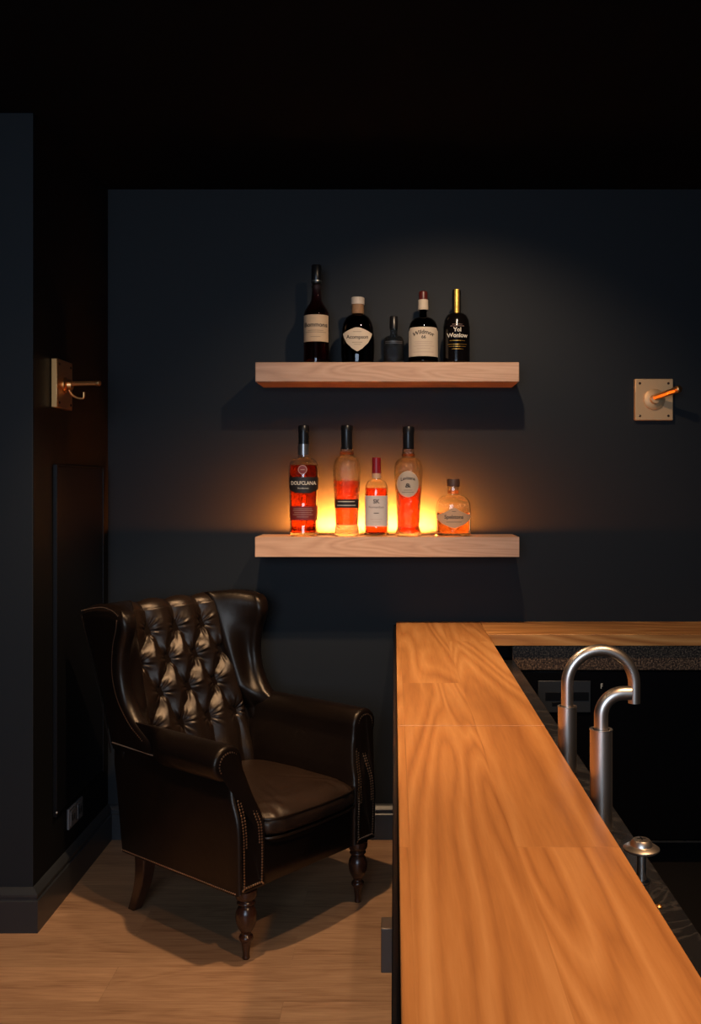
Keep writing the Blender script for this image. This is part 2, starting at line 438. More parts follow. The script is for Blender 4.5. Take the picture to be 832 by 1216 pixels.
class Bottle:
    def __init__(s, name, cx, base, prof, label, cat, group, sy=1.0, glassm='glass', liquid=None, level=None, thick=1.3, foot=5, rot=0, Y=BY):
        # prof: list of (photo height y, radius px) from base up; base = shelf height in metres
        s.k = Y/F
        s.y0 = prof[0][0]; s.sy = sy
        raw = [((s.y0-y)*s.k, r*s.k) for y, r in prof]
        s.prof = raw
        s.root = empty(name, ((cx-VX)*s.k, Y, base+.0004), rot, label, cat, group)
        zt = raw[-1][0]
        N = 60
        zs = []
        for (z0, r0), (z1, r1) in zip(raw, raw[1:]):
            m = max(1, int((z1-z0)/.004))
            zs += [z0+(z1-z0)*i/m for i in range(m)]
        zs.append(zt)
        out = [(max(.0005, s.R(z)), z) for z in zs]
        out = [(.001, .003*0+.0006), (out[0][0]*.80, 0.0), (out[0][0]*.95, .0008)] + [(out[0][0], .003)] + [p for p in out if p[1] > .0045]
        th = thick*s.k
        zi0 = foot*s.k
        inn = [(max(.001, s.R(z)-th), z) for z in zs if z > zi0+.001]
        inn = [(.001, zi0), (inn[0][0]*.85, zi0+.0006)] + inn
        mb = MB()
        gm = M[glassm]
        if glassm == 'glass_black':
            mb.lathe(out, n=N, sy=sy)
            s.body = mb.build('glass_body', gm, s.root, smooth=50)
        else:
            full = out + inn[::-1]
            mb.lathe(full, n=N, sy=sy, cap=True)
            s.body = mb.build('glass_body', gm, s.root, smooth=50)
        if liquid:
            zl = (s.y0-level)*s.k
            li = [(max(.001, s.R(z)-th-.0004), z) for z in zs if zi0+.002 < z < zl]
            li = [(.001, zi0+.0005), (li[0][0]*.85, zi0+.0011)] + li + [(li[-1][0], zl), (.001, zl)]
            MB().lathe(li, n=N, sy=sy).build('liquid', M[liquid], s.root, smooth=50)
    def R(s, z):
        return sinterp_clamped(s.prof, z)
    def Z(s, y): return (s.y0-y)*s.k
    def ring(s, name, prof, m, bump=0, label=None, sy=None):
        pr = [(max(.0008, r*s.k), s.Z(y)) for y, r in prof]
        o = MB().lathe([(pr[0][0]*.6, pr[0][1])]+pr+[(.0008, pr[-1][1])], n=36, sy=1 if sy is None else sy).build(name, M[m], s.root, smooth=35)
        if label: o['label'] = label
        return o
    def pt(s, x, z, off):
        # lay a flat design (x across, z up) around the front of the bottle
        r = s.R(z)+off; t = max(-1.45, min(1.45, x/max(r, .004)))
        # arc-length kept so that the projected width stays close to x for modest x
        t = math.asin(max(-.985, min(.985, x/max(r, .004))))
        return (r*math.sin(t), -r*s.sy*math.cos(t), z)
    def label(s, name, y0, y1, wfn, m, parent=None, nx=20, nz=18, off=.0006, cx=0, lab=None):
        za, zb = s.Z(y1), s.Z(y0)
        def fn(i, j):
            v = j/(nz-1); z = za+(zb-za)*v
            w = wfn(v)*s.k
            return s.pt(cx*s.k + w*(2*i/(nx-1)-1), z, off)
        o = MB()
        g = [[fn(i, j) for i in range(nx)] for j in range(nz)]
        def fn2(i, j, d):
            p = g[j][i]; q = Vector((p[0], p[1], 0)); L = q.length
            q = q*((L-d)/L); return (q.x, q.y, p[2])
        o.grid(nx, nz, lambda i, j: g[j][i])
        o.grid(nx, nz, lambda i, j: fn2(i, j, .0004))
        ob = o.build(name, M[m], parent or s.root, smooth=60)
        if lab: ob['label'] = lab
        return ob
    def text(s, body, y, size, m, parent, cx=0, sx=1.0, arch=0, off=.0011, bold=False):
        vs, fs = text_mesh(body, size*s.k*1.35, bold)
        z0 = s.Z(y)
        out = []
        for (x, zz, _) in vs:
            x = x*sx + cx*s.k
            z = z0 + zz - arch*(x/s.k)**2*s.k
            out.append(s.pt(x, z, off))
        return MB().add(out, fs).build('lettering', M[m], parent, smooth=0)
    def lines(s, ys, w, m, parent, h=.35, cx=0, off=.0010):
        mb = MB()
        for k, y in enumerate(ys):
            ww = (w[k] if isinstance(w, (list, tuple)) else w)
            n = 12
            mb.grid(n, 2, lambda i, j: s.pt((cx+ww*(2*i/(n-1)-1))*s.k, s.Z(y)+(j-.5)*h*s.k, off))
        return mb.build('fine_print', M[m], parent, smooth=0)

def sinterp_clamped(tab, z):
    # monotone-ish smooth interpolation so that shoulders are round but never overshoot
    if z <= tab[0][0]: return tab[0][1]
    for k in range(len(tab)-1):
        z0, r0 = tab[k]; z1, r1 = tab[k+1]
        if z <= z1:
            t = (z-z0)/(z1-z0)
            return r0+(r1-r0)*t
    return tab[-1][1]

def shoulder(y0, r0, y1, r1, n=8, kind='round'):
    """profile points from (y0,r0) wide to (y1,r1) narrow as a convex quarter then soft neck"""
    pts = []
    for i in range(1, n+1):
        t = i/n
        if kind == 'round':
            pts.append((y0+(y1-y0)*math.sin(t*PI/2), r1+(r0-r1)*math.cos(t*PI/2)))
        else:
            pts.append((y0+(y1-y0)*t, r1+(r0-r1)*(.5+.5*math.cos(t*PI))))
    return pts
const = lambda w: (lambda v: w)

ZL = 1.129+.0735; ZU = 1.782+.0735
GU = 'bottles on the upper shelf'; GL = 'bottles on the lower lit shelf'

# ---- upper shelf
b = Bottle('spirit_bottle', 375.6, ZU, [(430,15),(424,15.2),(372,15)]+shoulder(372,15,351,6,8,'s')+[(342,5.2),(333,5.2)],
    'tall slim dark bottle with tan label, leftmost on the upper shelf', 'bottle', GU, glassm='glass_red', liquid='whisky_dk', level=362)
b.ring('cap', [(334,5.6),(333.4,5.9),(313,5.9),(312,5.2)], 'capblack')
b.ring('cap_band', [(332,6.2),(330.6,6.2)], 'silver', label='thin silver band round the cap')
b.ring('neck_ring', [(340,5.9),(338,6.2),(336.5,5.9)], 'glass')
p = b.label('paper_label', 373, 404.5, const(14.5), 'paper')
b.text('Bommons', 385, 5.2, 'ink', p, bold=True, sx=.95)
b.lines([391.5,393.6,399], [9,12,6], 'ink', p, h=.35)

b = Bottle('spirit_bottle', 424.6, ZU, [(430,16),(428,18.6),(420,19.6),(400,19.8),(392,18.6)]+shoulder(392,18.6,371,6.6,9,'round')+[(366,6.2)],
    'squat round-shouldered bottle with white cap and shield label', 'bottle', GU, sy=.72, glassm='glass_dark', liquid='whisky_dk', level=380)
b.ring('neck_wrap', [(370,7.4),(359,7.2)], 'cork', label='cork-coloured wrap under the white cap')
b.ring('cap', [(359,8.0),(351.4,8.0),(350.6,7.2)], 'capwhite')
p = b.label('paper_label', 388, 416, lambda v: interp([(0,.8),(.12,6),(.35,12.5),(.6,16),(.78,17.3),(.92,9),(1,2.5)], v), 'paper2')
b.text('Acompson', 399.5, 4.6, 'ink', p, bold=True, sx=.95, arch=-.004)
b.lines([393,405.5,408], [5,6,4], 'ink', p)

b = Bottle('spirit_bottle', 467.3, ZU, [(430,11.2),(429,12),(403,12.2),(401,11.4)]+shoulder(401,11.4,396,4.6,6,'round')+[(392,4.2),(386,4.2)],
    'smallest clear glass bottle with black cap, middle of the upper shelf', 'bottle', GU, glassm='glass_smoke', foot=4)
b.ring('cap', [(388,4.8),(374,5.0),(373,4.4)], 'capblack')
b.lines([404,406], [10,10], 'silver', b.body, h=.4)

b = Bottle('spirit_bottle', 502.3, ZU, [(430,16.4),(428,17.6),(392,17.7),(388,17)]+shoulder(388,17,374,4.8,9,'round')+[(370,4.4),(365,4.4)],
    'broad bottle with dark red cap, tan neck band and large cream label', 'bottle', GU, sy=.9, glassm='glass_dark', liquid='whisky_dk', level=385)
b.ring('neck_band', [(365.4,6.2),(353.4,6.0)], 'paper2', label='cream paper band round the neck')
b.ring('cap', [(353.4,5.2),(346,5.2),(344,4.9),(343,3.6)], 'capdkred')
p = b.label('paper_label', 387.6, 422, lambda v: 17.2 if v < .88 else interp([(.88,17.2),(1,15.2)], v), 'paper2')
b.text('Wildmor', 393.6, 5.0, 'ink', p, bold=True, arch=.022)
b.text('66', 399.6, 4.0, 'ink', p, bold=True)
b.lines([405,407.2,410,413,417], [11,10,12,8,12], 'inkgrey', p, h=.4)

b = Bottle('spirit_bottle', 541.9, ZU, [(430,15),(428,15.7),(386,15.8),(382,15)]+shoulder(382,15,369,5.0,9,'round')+[(360,4.6),(352,4.6)],
    'black bottle with gold neck strip and white lettering, rightmost on upper shelf', 'bottle', GU, glassm='glass_black')
b.ring('cap', [(371,5.4),(343,5.2),(341.4,4.6)], 'capblack')
mb = MB(); n = 8
mb.grid(n, 12, lambda i, j: (5.6*b.k*math.sin(-.55+1.1*i/(n-1)), -5.6*b.k*math.cos(-.55+1.1*i/(n-1)), b.Z(371.5-30*j/11)))
mb.grid(n, 12, lambda i, j: (5.2*b.k*math.sin(-.55+1.1*i/(n-1)), -5.2*b.k*math.cos(-.55+1.1*i/(n-1)), b.Z(371.5-30*j/11)))
mb.build('neck_strip', M['gold'], b.root, smooth=60)['label'] = 'gold foil strip down the neck'
b.text('Yol', 391, 5.0, 'inkwhite', b.body, bold=True)
b.text('Wonlow', 397.6, 5.2, 'inkwhite', b.body, bold=True, sx=.95)
b.lines([384.5,386.5], [6,8], 'inkgrey', b.body)
b.lines([403.6,408,410.5,413.5], [9,11,10,7], 'gold', b.body, h=.5)

# ---- lower shelf
b = Bottle('spirit_bottle', 360.4, ZL, [(640,17),(638,17.8),(634,17.2),(628,16.2),(600,16.8),(575,18),(563,18.3),(559,17.6)]+shoulder(559,17.6,547,6.8,9,'round')+[(545,6.6),(532,6.2)],
    'red backlit bottle with black label, leftmost on the lower shelf', 'bottle', GL, sy=.8, glassm='glass', liquid='whisky_red', level=556, foot=4)
b.ring('cap', [(533,6.2),(517,6.2),(516.6,6.6),(510,6.6),(509,6)], 'capblack')
b.ring('neck_wrap', [(544,6.9),(531,6.7)], 'silver', label='grey foil wrap on the neck')
p = b.label('paper_label', 570, 589, lambda v: 17.0 if v > .25 else interp([(0,8),(.12,14),(.25,17.0)], v), 'paperblack', cx=.6)
b.text('DOLFCLANA', 577.4, 4.4, 'inkwhite', p, bold=True, sx=.85, cx=.6)
b.text('Nordfontan', 583.4, 2.0, 'inkwhite', p, cx=.6)
p = b.label('lower_label', 604.5, 621, lambda v: 16.2, 'paperred', cx=.6, lab='maroon lower label with fine print')
b.lines([607.5,609.6,612,614.4,617], [11,12,10,12,7], 'inkgrey', p, h=.5)
p = b.label('crest', 556, 567, lambda v: 5.6*math.sqrt(max(.02, 1-(2*v-1)**2)), 'paperred', lab='small round crest on the shoulder')
mb = MB()
for k in range(28):
    a0 = 2*PI*k/28; a1 = 2*PI*(k+1)/28
    mb.add([b.pt(4.6*b.k*math.cos(a0), b.Z(561.5)+4.6*b.k*math.sin(a0), .0012), b.pt(4.6*b.k*math.cos(a1), b.Z(561.5)+4.6*b.k*math.sin(a1), .0012),
            b.pt(5.3*b.k*math.cos(a1), b.Z(561.5)+5.3*b.k*math.sin(a1), .0012), b.pt(5.3*b.k*math.cos(a0), b.Z(561.5)+5.3*b.k*math.sin(a0), .0012)], [(0,1,2,3)])
mb.build('crest_ring', M['inkgrey'], p, smooth=0)
b.lines([561.5], [2.5], 'inkgrey', p, h=.7)

b = Bottle('spirit_bottle', 411.6, ZL, [(641,13.6),(639,14.6),(630,14),(627,13.2),(600,14.6),(575,16.2),(562,16.6),(557,15.6)]+shoulder(557,15.6,546,7.0,9,'round')+[(545,7.6),(537,7.8)],
    'clear bottle half full of red spirit with narrow black band label', 'bottle', GL, glassm='glass_bub', liquid='whisky', level=575.5, foot=13)
b.ring('neck_ring', [(545,8.3),(543,8.6),(541.4,8.2)], 'whisky_lt')
b.ring('cap', [(538,7.2),(536,6.6),(517,6.6),(516.6,6.9),(511,6.9),(509.8,6.2)], 'capblack')
p = b.label('paper_label', 597.3, 607.5, const(14.2), 'paperblack')
b.lines([600,604.4], [10,11], 'inkwhite', p, h=.9)

b = Bottle('spirit_bottle', 446.8, ZL, [(640,13.2),(638.5,14),(586,14),(583,13.4)]+shoulder(583,13.4,573,5.2,8,'round')+[(566,5.2)],
    'short bottle with red cap and tall white label', 'bottle', GL, sy=.85, glassm='glass', liquid='whisky_red', level=583, foot=2.5)
b.ring('neck_band', [(571.6,5.7),(565.6,5.6)], 'paperamber', label='tan band under the red cap')
b.ring('cap', [(566,5.4),(547.8,5.2),(547,4.6)], 'capred')
p = b.label('paper_label', 592, 628.4, const(13.4), 'paperwhite')
b.text('SK', 599, 5.0, 'ink', p, bold=True)
b.text('Normandous', 605.6, 2.6, 'ink', p, sx=.95)
b.lines([612.6], [3], 'ink', p, h=.8)
b.lines([620,623], [7,5], 'inkgrey', p, h=.3)

b = Bottle('spirit_bottle', 484.7, ZL, [(640,14.6),(637,15.4),(633,14.4),(629,13),(605,14.2),(580,16),(566,17),(560,17)]+shoulder(560,17,547,7.0,9,'round')+[(545,7.2),(536,7)],
    'tall waisted bottle with round cream label, half full', 'bottle', GL, glassm='glass_bub', liquid='whisky_red', level=582, foot=4)
b.ring('neck_ring', [(545.6,7.8),(544,8),(542.6,7.8)], 'whisky_lt')
b.ring('cap', [(537,7),(535,6.6),(519,6.6),(518.6,6.9),(511.4,6.9),(510.2,6.2)], 'capblack')
p = b.label('paper_label', 563, 594, lambda v: 12.9*math.sqrt(max(.012, 1-(2*v-1)**2)), 'paper2', nz=28, cx=-.8)
b.text('Lavizana', 571.4, 3.8, 'ink', p, bold=True, cx=-.8, arch=.022)
b.text('&', 580.3, 5.2, 'ink', p, bold=True, sx=1.5, cx=-.8)
b.lines([585.5,588], [5,7], 'ink', p, h=.4, cx=-.8)

# ribbed squat flask
prof5 = [(640,18.5),(638,20.4),(632,21.2),(612,21.3),(605,20.6)]+shoulder(605,20.6,591,6.6,10,'round')+[(589,6.4),(581,6.2)]
b = Bottle('spirit_bottle', 538, ZL, prof5, 'squat round flask with wooden stopper, rightmost on the lower shelf', 'bottle', GL, sy=.62, glassm='glass', liquid='whisky_lt', level=612, foot=3)
b.ring('neck_ring', [(590,7.0),(588,7.2),(586,7.0)], 'whisky_lt')
b.ring('stopper', [(581.4,6.6),(580.8,7.6),(573.4,7.6),(572.4,7)], 'capbrown')
rb = MB()
for k in range(-7, 8):
    pts = [b.pt((k*2.55*b.R(b.Z(y))/b.R(b.Z(612)))*b.k, b.Z(y), .0002) for y in [606-1.15*i for i in range(12)]]
    rb.tube(pts, .0009, n=6)
rb.build('ribbing', M['glass'], b.root)
p = b.label('paper_label', 606, 630, lambda v: interp([(0,3),(.2,14),(.45,20),(.62,20.3),(.8,9),(1,1.5)], v), 'paperamber', nz=24)
b.text('Spelstons', 617.2, 4.6, 'ink', p, bold=True, sx=.95)
b.lines([610.5,623], [2.4,9], 'ink', p, h=.5)

# ------------------------------------------------------------------ bar: worktop, base, ledge
TZ = H-(738-VY)*(BW/F)      # 0.857
TH = .042
wt = empty('bar_worktop', (.17, 2.0, TZ-TH), label='long L-shaped orange ash bar worktop with a cross joint', cat='worktop')
def board(x0,x1,y0,y1,m):
    MB().box(x0-.17, x1-.17, y0-2, y1-2, 0, TH).build('board', m, wt, bevel=.0018)
XI = .338
board(.007, XI, .25, 2.1795, M['counter'])
board(.007, XI, 2.1815, BW-.001, M['counter'])
MB().box(.007-.17, XI-.17, 2.1796-2, 2.1814-2, .001, TH-.0001).build('joint_strip', M['shelf'], wt, smooth=0)
board(XI+.0005, 2.45, 3.505, BW-.001, M['counter_x'])
bc = empty('bar_counter', (.17, 2.0, 0), label='black bar base below the long wooden worktop', cat='counter')
MB().box(-.003-.17, .0062-.17, .25-2, BW-.002-2, .0005, TZ-.012).build('front_panel', M['black'], bc, bevel=.0015)
MB().box(.0065-.17, .40-.17, .27-2, 3.50-2, .0005, .735).build('carcass', M['black'], bc, smooth=0)
MB().box(.32-.17, .336-.17, .27-2, 3.50-2, .781, TZ-TH-.001).build('upstand', M['black'], bc, smooth=0)
h = MB().box(-.030-.17, -.0035-.17, 2.17-2, 2.23-2, .304, .404)
h.build('pull_handle', simple('bronze_grey_metal', (.16,.12,.095), .4, .6), bc, bevel=.002)['label'] = 'squared grey-brown metal pull handle'
lg = MB().box(.026, .432, .28, 3.50, .7365, .765)
tag(lg.build('stone_ledge', M['marble'], bevel=.003), 'narrow black marble ledge beside the taps behind the worktop', 'ledge')
ap = MB().box(.43, 2.45, 3.53, 3.56, .722, TZ-TH-.0005)
tag(ap.build('stone_apron', M['granite'], bevel=.002), 'speckled brown granite strip under the rear worktop', 'apron')

# appliance under the rear counter
fy = 3.535
ua = empty('undercounter_cabinet', (1.4, 3.69, 0), label='black cabinet front below the granite strip behind the taps', cat='cabinet')
MB().box(.432-1.4, 2.44-1.4, fy+.03-3.69, 3.82-3.69, .001, .72).build('body', M['black'], ua, smooth=0)
MB().box(.432-1.4, 1.36-1.4, fy-3.69, fy+.029-3.69, .10, .718).build('door', M['black_gloss'], ua, bevel=.003)
MB().box(1.364-1.4, 2.44-1.4, fy-3.69, fy+.029-3.69, .10, .718).build('door', M['black_gloss'], ua, bevel=.003)
MB().box(.85-1.4, 1.36-1.4, fy-.003-3.69, fy-3.69, .093, .0985).build('edge_strip', M['grey_plate'], ua, smooth=0)
q0 = W(638.5, 846, fy); q1 = W(701, 808, fy)
cp = MB().box(q0.x-1.4, q1.x-1.4, fy-.006-3.69, fy-.0005-3.69, q0.z, q1.z).build('control_plate', M['grey_plate'], ua, bevel=.003)
MB().box(q0.x+.026-1.4, q1.x-.008-1.4, fy-.0075-3.69, fy-.006-3.69, q1.z-.072, q1.z-.042).build('slot', M['black'], cp, bevel=.001)
MB().box(q0.x+.05-1.4, q0.x+.10-1.4, fy-.0075-3.69, fy-.006-3.69, q1.z-.092, q1.z-.078).build('slot', M['black'], cp, bevel=.001)
vs, fs = text_mesh('F', .026, True)
c = W(714, 815, fy)
MB().add([(x*.7+c.x-1.4, fy-.001-3.69, z+c.z) for x, z, _ in vs], fs).build('lettering', M['inkwhite'], ua, smooth=0)
mt = MB().box(.405, 2.4, .3, 3.562, .0005, .012)  # dark sheet added in place of the shade behind the bar
tag(mt.build('floor_shade_sheet', M['floor_shade'], bevel=.004), 'dark sheet added as shade on the floor behind the bar', 'mat')

# ------------------------------------------------------------------ taps
def tap_root(x, y, label):
    return empty('bar_tap', (x, y, .7655), 0, label, 'tap', 'steel bar taps')
def sleeve(t, top):
    z = top-.7655
    MB().lathe([(.0205,0),(.0205,.007),(.0205,z-.002),(.0212,z-.0015),(.0212,z),(.0165,z),(.0165,z-.02)], n=40, cap=False).build('sleeve', M['steel'], t)
t1 = tap_root(.382, 2.14, 'tall steel gooseneck tap with full hooked spout')
sleeve(t1, .910)
r = .0738
pts = [(0,0,.065),(0,0,.135),(0,0,.185)] + [(r-r*math.cos(PI*k/24), 0, .194+r*math.sin(PI*k/24)) for k in range(25)] + [(2*r,0,.175),(2*r,0,.151)]
o = MB().tube(pts, .0132, n=24, cap=False)
o.tube(pts[-1:]+[(2*r,0,.165)], .0105, n=20)
o.build('spout', M['steel'], t1)
t2 = tap_root(.382, 1.79, 'shorter steel tap with bent elbow spout, nearer the viewer')
sleeve(t2, .948)
r = .042
z1 = 1.014-.7655-r
pts = [(0,0,.08),(0,0,z1-.01)] + [(r-r*math.cos(PI/2*k/14), 0, z1+r*math.sin(PI/2*k/14)) for k in range(15)] + [(r+.006,0,z1+r),(r+.013,0,z1+r)]
o = MB().tube(pts, .0128, n=24, cap=False)
o.tube([(r+.012,0,z1+r),(r-.01,0,z1+r)], .0105, n=20)
o.build('spout', M['steel'], t2)
# round knob on the ledge
kb = empty('drain_knob', (.394, 1.545, .7655), label='small domed chrome knob on a stem on the marble ledge', cat='knob')
MB().lathe([(.012,0),(.012,.002),(.0075,.004),(.007,.047)], n=28).build('stem', M['steel'], kb)
MB().lathe([(r_, z_+.015) for r_, z_ in ((.008,.030),(.024,.034),(.0285,.0375),(.0285,.0395),(.025,.042),(.018,.044),(.0165,.049),(.013,.053),(.001,.0545))], n=40).build('dome', M['steel'], kb)
cc = MB()
for a in (0, PI/2):
    cc.add([Vector((math.cos(a)*.007*i - math.sin(a)*.0012*j, math.sin(a)*.007*i + math.cos(a)*.0012*j, .0685+.0012)) for i, j in ((-1,-1),(1,-1),(1,1),(-1,1))], [(0,1,2,3)])
    cc.add([Vector((math.cos(a)*.007*i - math.sin(a)*.0012*j, math.sin(a)*.007*i + math.cos(a)*.0012*j, .0675)) for i, j in ((-1,-1),(1,-1),(1,1),(-1,1))], [(0,1,2,3)])
cc.build('cross_mark', M['black'], kb, smooth=0)
tag(MB().lathe([(.0055,0),(.0055,.0025),(.003,.0045),(.0005,.005)], c=(.396,1.452,.7655), n=20).build('brass_stud', M['brass']), 'tiny brass stud on the marble ledge nearer than the knob', 'stud')

# ------------------------------------------------------------------ wing chair
CH = empty('wing_armchair', (-.488, 3.221, 0), math.atan2(.390, .316), 'dark buttoned leather wing armchair standing on the oak floor', 'armchair')
LE, LS = M['leather'], M['seat_lit']
def b_in(z):  return .254+.358*(z-.568)        # front surface plane of the back cushion
B_OUT = [(.2,.268),(.55,.325),(.8,.405),(.98,.475),(1.1,.53)]
def b_out(z): return sinterp(B_OUT, z)
# outside back slab
loops = []
for j in range(30):
    t = j/29; z = .215+(.985-.215)*t
    sh = 0
    if t > .93: sh = .022*(1-math.sqrt(max(0, 1-((t-.93)/.07)**2)))
    if t < .02: sh = .004
    bo = b_out(z)-sh; bi = max(.20, b_in(z)+.012)+sh; w = .30+.012*t-sh
    lp = round_poly([(-w,bi),(w,bi),(w,bo),(-w,bo)], [.02,.02,.03,.03], 4)
    loops.append([(p.x, p.y, z) for p in lp])
MB().loft(loops).build('outside_back', LE, CH, smooth=60)

# tufted back cushion
btn = []
for z, xs in ((.892,(-.12,0,.12)), (.790,(-.18,-.06,.06,.18)), (.688,(-.12,0,.12)), (.576,(-.18,-.06,.06,.18))):
    btn.append([(x, z) for x in xs])
segs = []
for r0, r1 in zip(btn, btn[1:]):
    for p in r0:
        for q in r1:
            if abs(p[0]-q[0]) < .07: segs.append((p, q))
for p in btn[0]: segs.append((p, (p[0], 1.06)))
for p in btn[1]:
    if abs(p[0]) > .15: segs.append((p, (p[0]*1.33, p[1]+.10)))
for p in btn[-1]: segs.append((p, (p[0], .38)))
allb = [p for r0 in btn for p in r0]
def tuft(a, z):
    d = 9
    for (p, q) in segs:
        vx, vz = q[0]-p[0], q[1]-p[1]
        # folds bow a little sideways so that they fall like soft S curves
        t = max(0, min(1, ((a-p[0])*vx+(z-p[1])*vz)/(vx*vx+vz*vz)))
        bow = .006*math.sin(t*2*PI)
        dx = a-(p[0]+vx*t)-bow; dz = z-(p[1]+vz*t)
        e = math.hypot(dx, dz)
        if e < d: d = e
    h = .030*math.sin(min(1, d/.058)*PI/2)**.85
    rmin = 9; pb = None
    for p in allb:
        r_ = math.hypot(a-p[0], z-p[1])
        if r_ < rmin: rmin = r_; pb = p
    h -= .014*math.exp(-(rmin/.017)**2)
    th = math.atan2(z-pb[1], a-pb[0])
    ph = pb[0]*37+pb[1]*91
    fan = math.sin(th*11+ph)*.6+math.sin(th*17+ph*2)*.4
    h += .0042*fan*math.exp(-((rmin-.022)/.020)**2)*min(1, rmin/.012)
    h += .0015*math.sin(a*60+z*23)*math.sin(z*41+a*9)
    return h
NU, NV = 170, 230
AW = .222
path = []      # (b, z, nb, nz) along the front then over the top
zt = .958
for j in range(NV):
    t = j/(NV-1)
    if t < .84:
        z = .395+(zt-.395)*t/.84
        path.append((b_in(z)+.012, z, -.94, .337, z))
    else:
        ph = (t-.84)/.16*PI*.72
        R = .034
        cx_ = b_in(zt)+.012+.94*R; cz_ = zt-.337*R
        a0 = math.atan2(.337, -.94)
        an = a0-ph
        path.append((cx_+R*math.cos(an), cz_+R*math.sin(an), math.cos(an), math.sin(an), zt+R*ph*.9))
def fb(i, j):
    a = -AW+2*AW*i/(NU-1)
    bb, z, nb, nz, zz = path[j]
    h = tuft(a, zz)
    if zz > zt: h *= max(0, 1-(zz-zt)/.10)*.8+.2*0
    e = (AW-abs(a))/.03
    if e < 1: h -= .03*(1-e)**2*.6
    return (a, bb+nb*h, z+nz*h)
mb = MB().grid(NU, NV, fb)
mb.build('tufted_back', leather('leather_half_lit', (.009,.005,.0035), (.020,.011,.007), .33), CH, smooth=175)  # lighting tone between the shaded and lit leather copies
for p in allb:
    if abs(p[0]) > .2: continue
    bb = b_in(p[1])+.012
    h = -.010
    B = MB().ball((0,0,0), .0088, n=14, m=8, sy=.55)
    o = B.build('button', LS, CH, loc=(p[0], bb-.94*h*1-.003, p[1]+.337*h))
    o.rotation_euler = (-.36, 0, 0)

# seat cushion: rounded box with crown
def rbox(n, ax, ay, az, e1, e2, crown=0):
    pass
SEATZ0, SEATZ1 = .335, .418
def seat_pt(i, j, N, Mm):
    t = 2*PI*i/N; p = -PI/2+PI*j/(Mm-1)
    def sp(v, e): return math.copysign(abs(v)**e, v)
    ce, se = sp(math.cos(t), .22), sp(math.sin(t), .22)
    cp_, sp_ = sp(math.cos(p), .38), sp(math.sin(p), .75)
    x = .212*ce*cp_; y = -.055+.262*se*cp_
    zc = (SEATZ0+SEATZ1)/2; hh = (SEATZ1-SEATZ0)/2
    z = zc+hh*sp_*1.0
    r2 = min(1, (x/.212)**2)*.5+min(1, ((y+.055)/.262)**2)*.5
    if sp_ > 0: z += .030*(1-r2)*sp_**.5
    y -= .018*math.cos(x/.212*PI/2)*(1 if y < -.055 else 0)*cp_
    # wrinkles near the front
    fr = max(0, min(1, (-.05-y)/.25))
    z += .0026*fr*(math.sin(x*110+y*70+3*math.sin(y*30))*.6+math.sin(x*190-y*50)*.4)*(max(0, sp_)**.5)
    if y < -.25: y += .0022*math.sin(x*120+z*60)
    return (x, y, z)
N_, M_ = 160, 60
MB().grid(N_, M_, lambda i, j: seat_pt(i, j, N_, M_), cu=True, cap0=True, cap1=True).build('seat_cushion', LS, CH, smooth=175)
def piping(z, out, m=LE, rr=.0042, nm='piping', wav=.0):
    pts = []
    for k in range(120):
        t = 2*PI*k/120
        sp = lambda v, e: math.copysign(abs(v)**e, v)
        x = (.212+out)*sp(math.cos(t), .22)*.985; y = -.055+(.262+out)*sp(math.sin(t), .22)*.985
        if y < -.055: y -= .018*math.cos(x/.215*PI/2)
        pts.append((x, y, z))
    pts.append(pts[0])
    return MB().tube(pts, rr, n=8, cap=False).build(nm, m, CH)
piping(.402, .001); piping(.346, .001)
# seat deck / front rail
loops = []
for j, z in enumerate([.203,.207,.25,.30,.334,.338]):
    sh = (.006,.001,0,0,.001,.006)[j]
    lp = round_poly([(-.205,-.290+sh),(.205,-.290+sh),(.205,.24-sh),(-.205,.24-sh)], [.02]*4, 4)
    loops.append([(p.x, p.y, z) for p in lp])
MB().loft(loops).build('seat_rail', LE, CH, smooth=50)

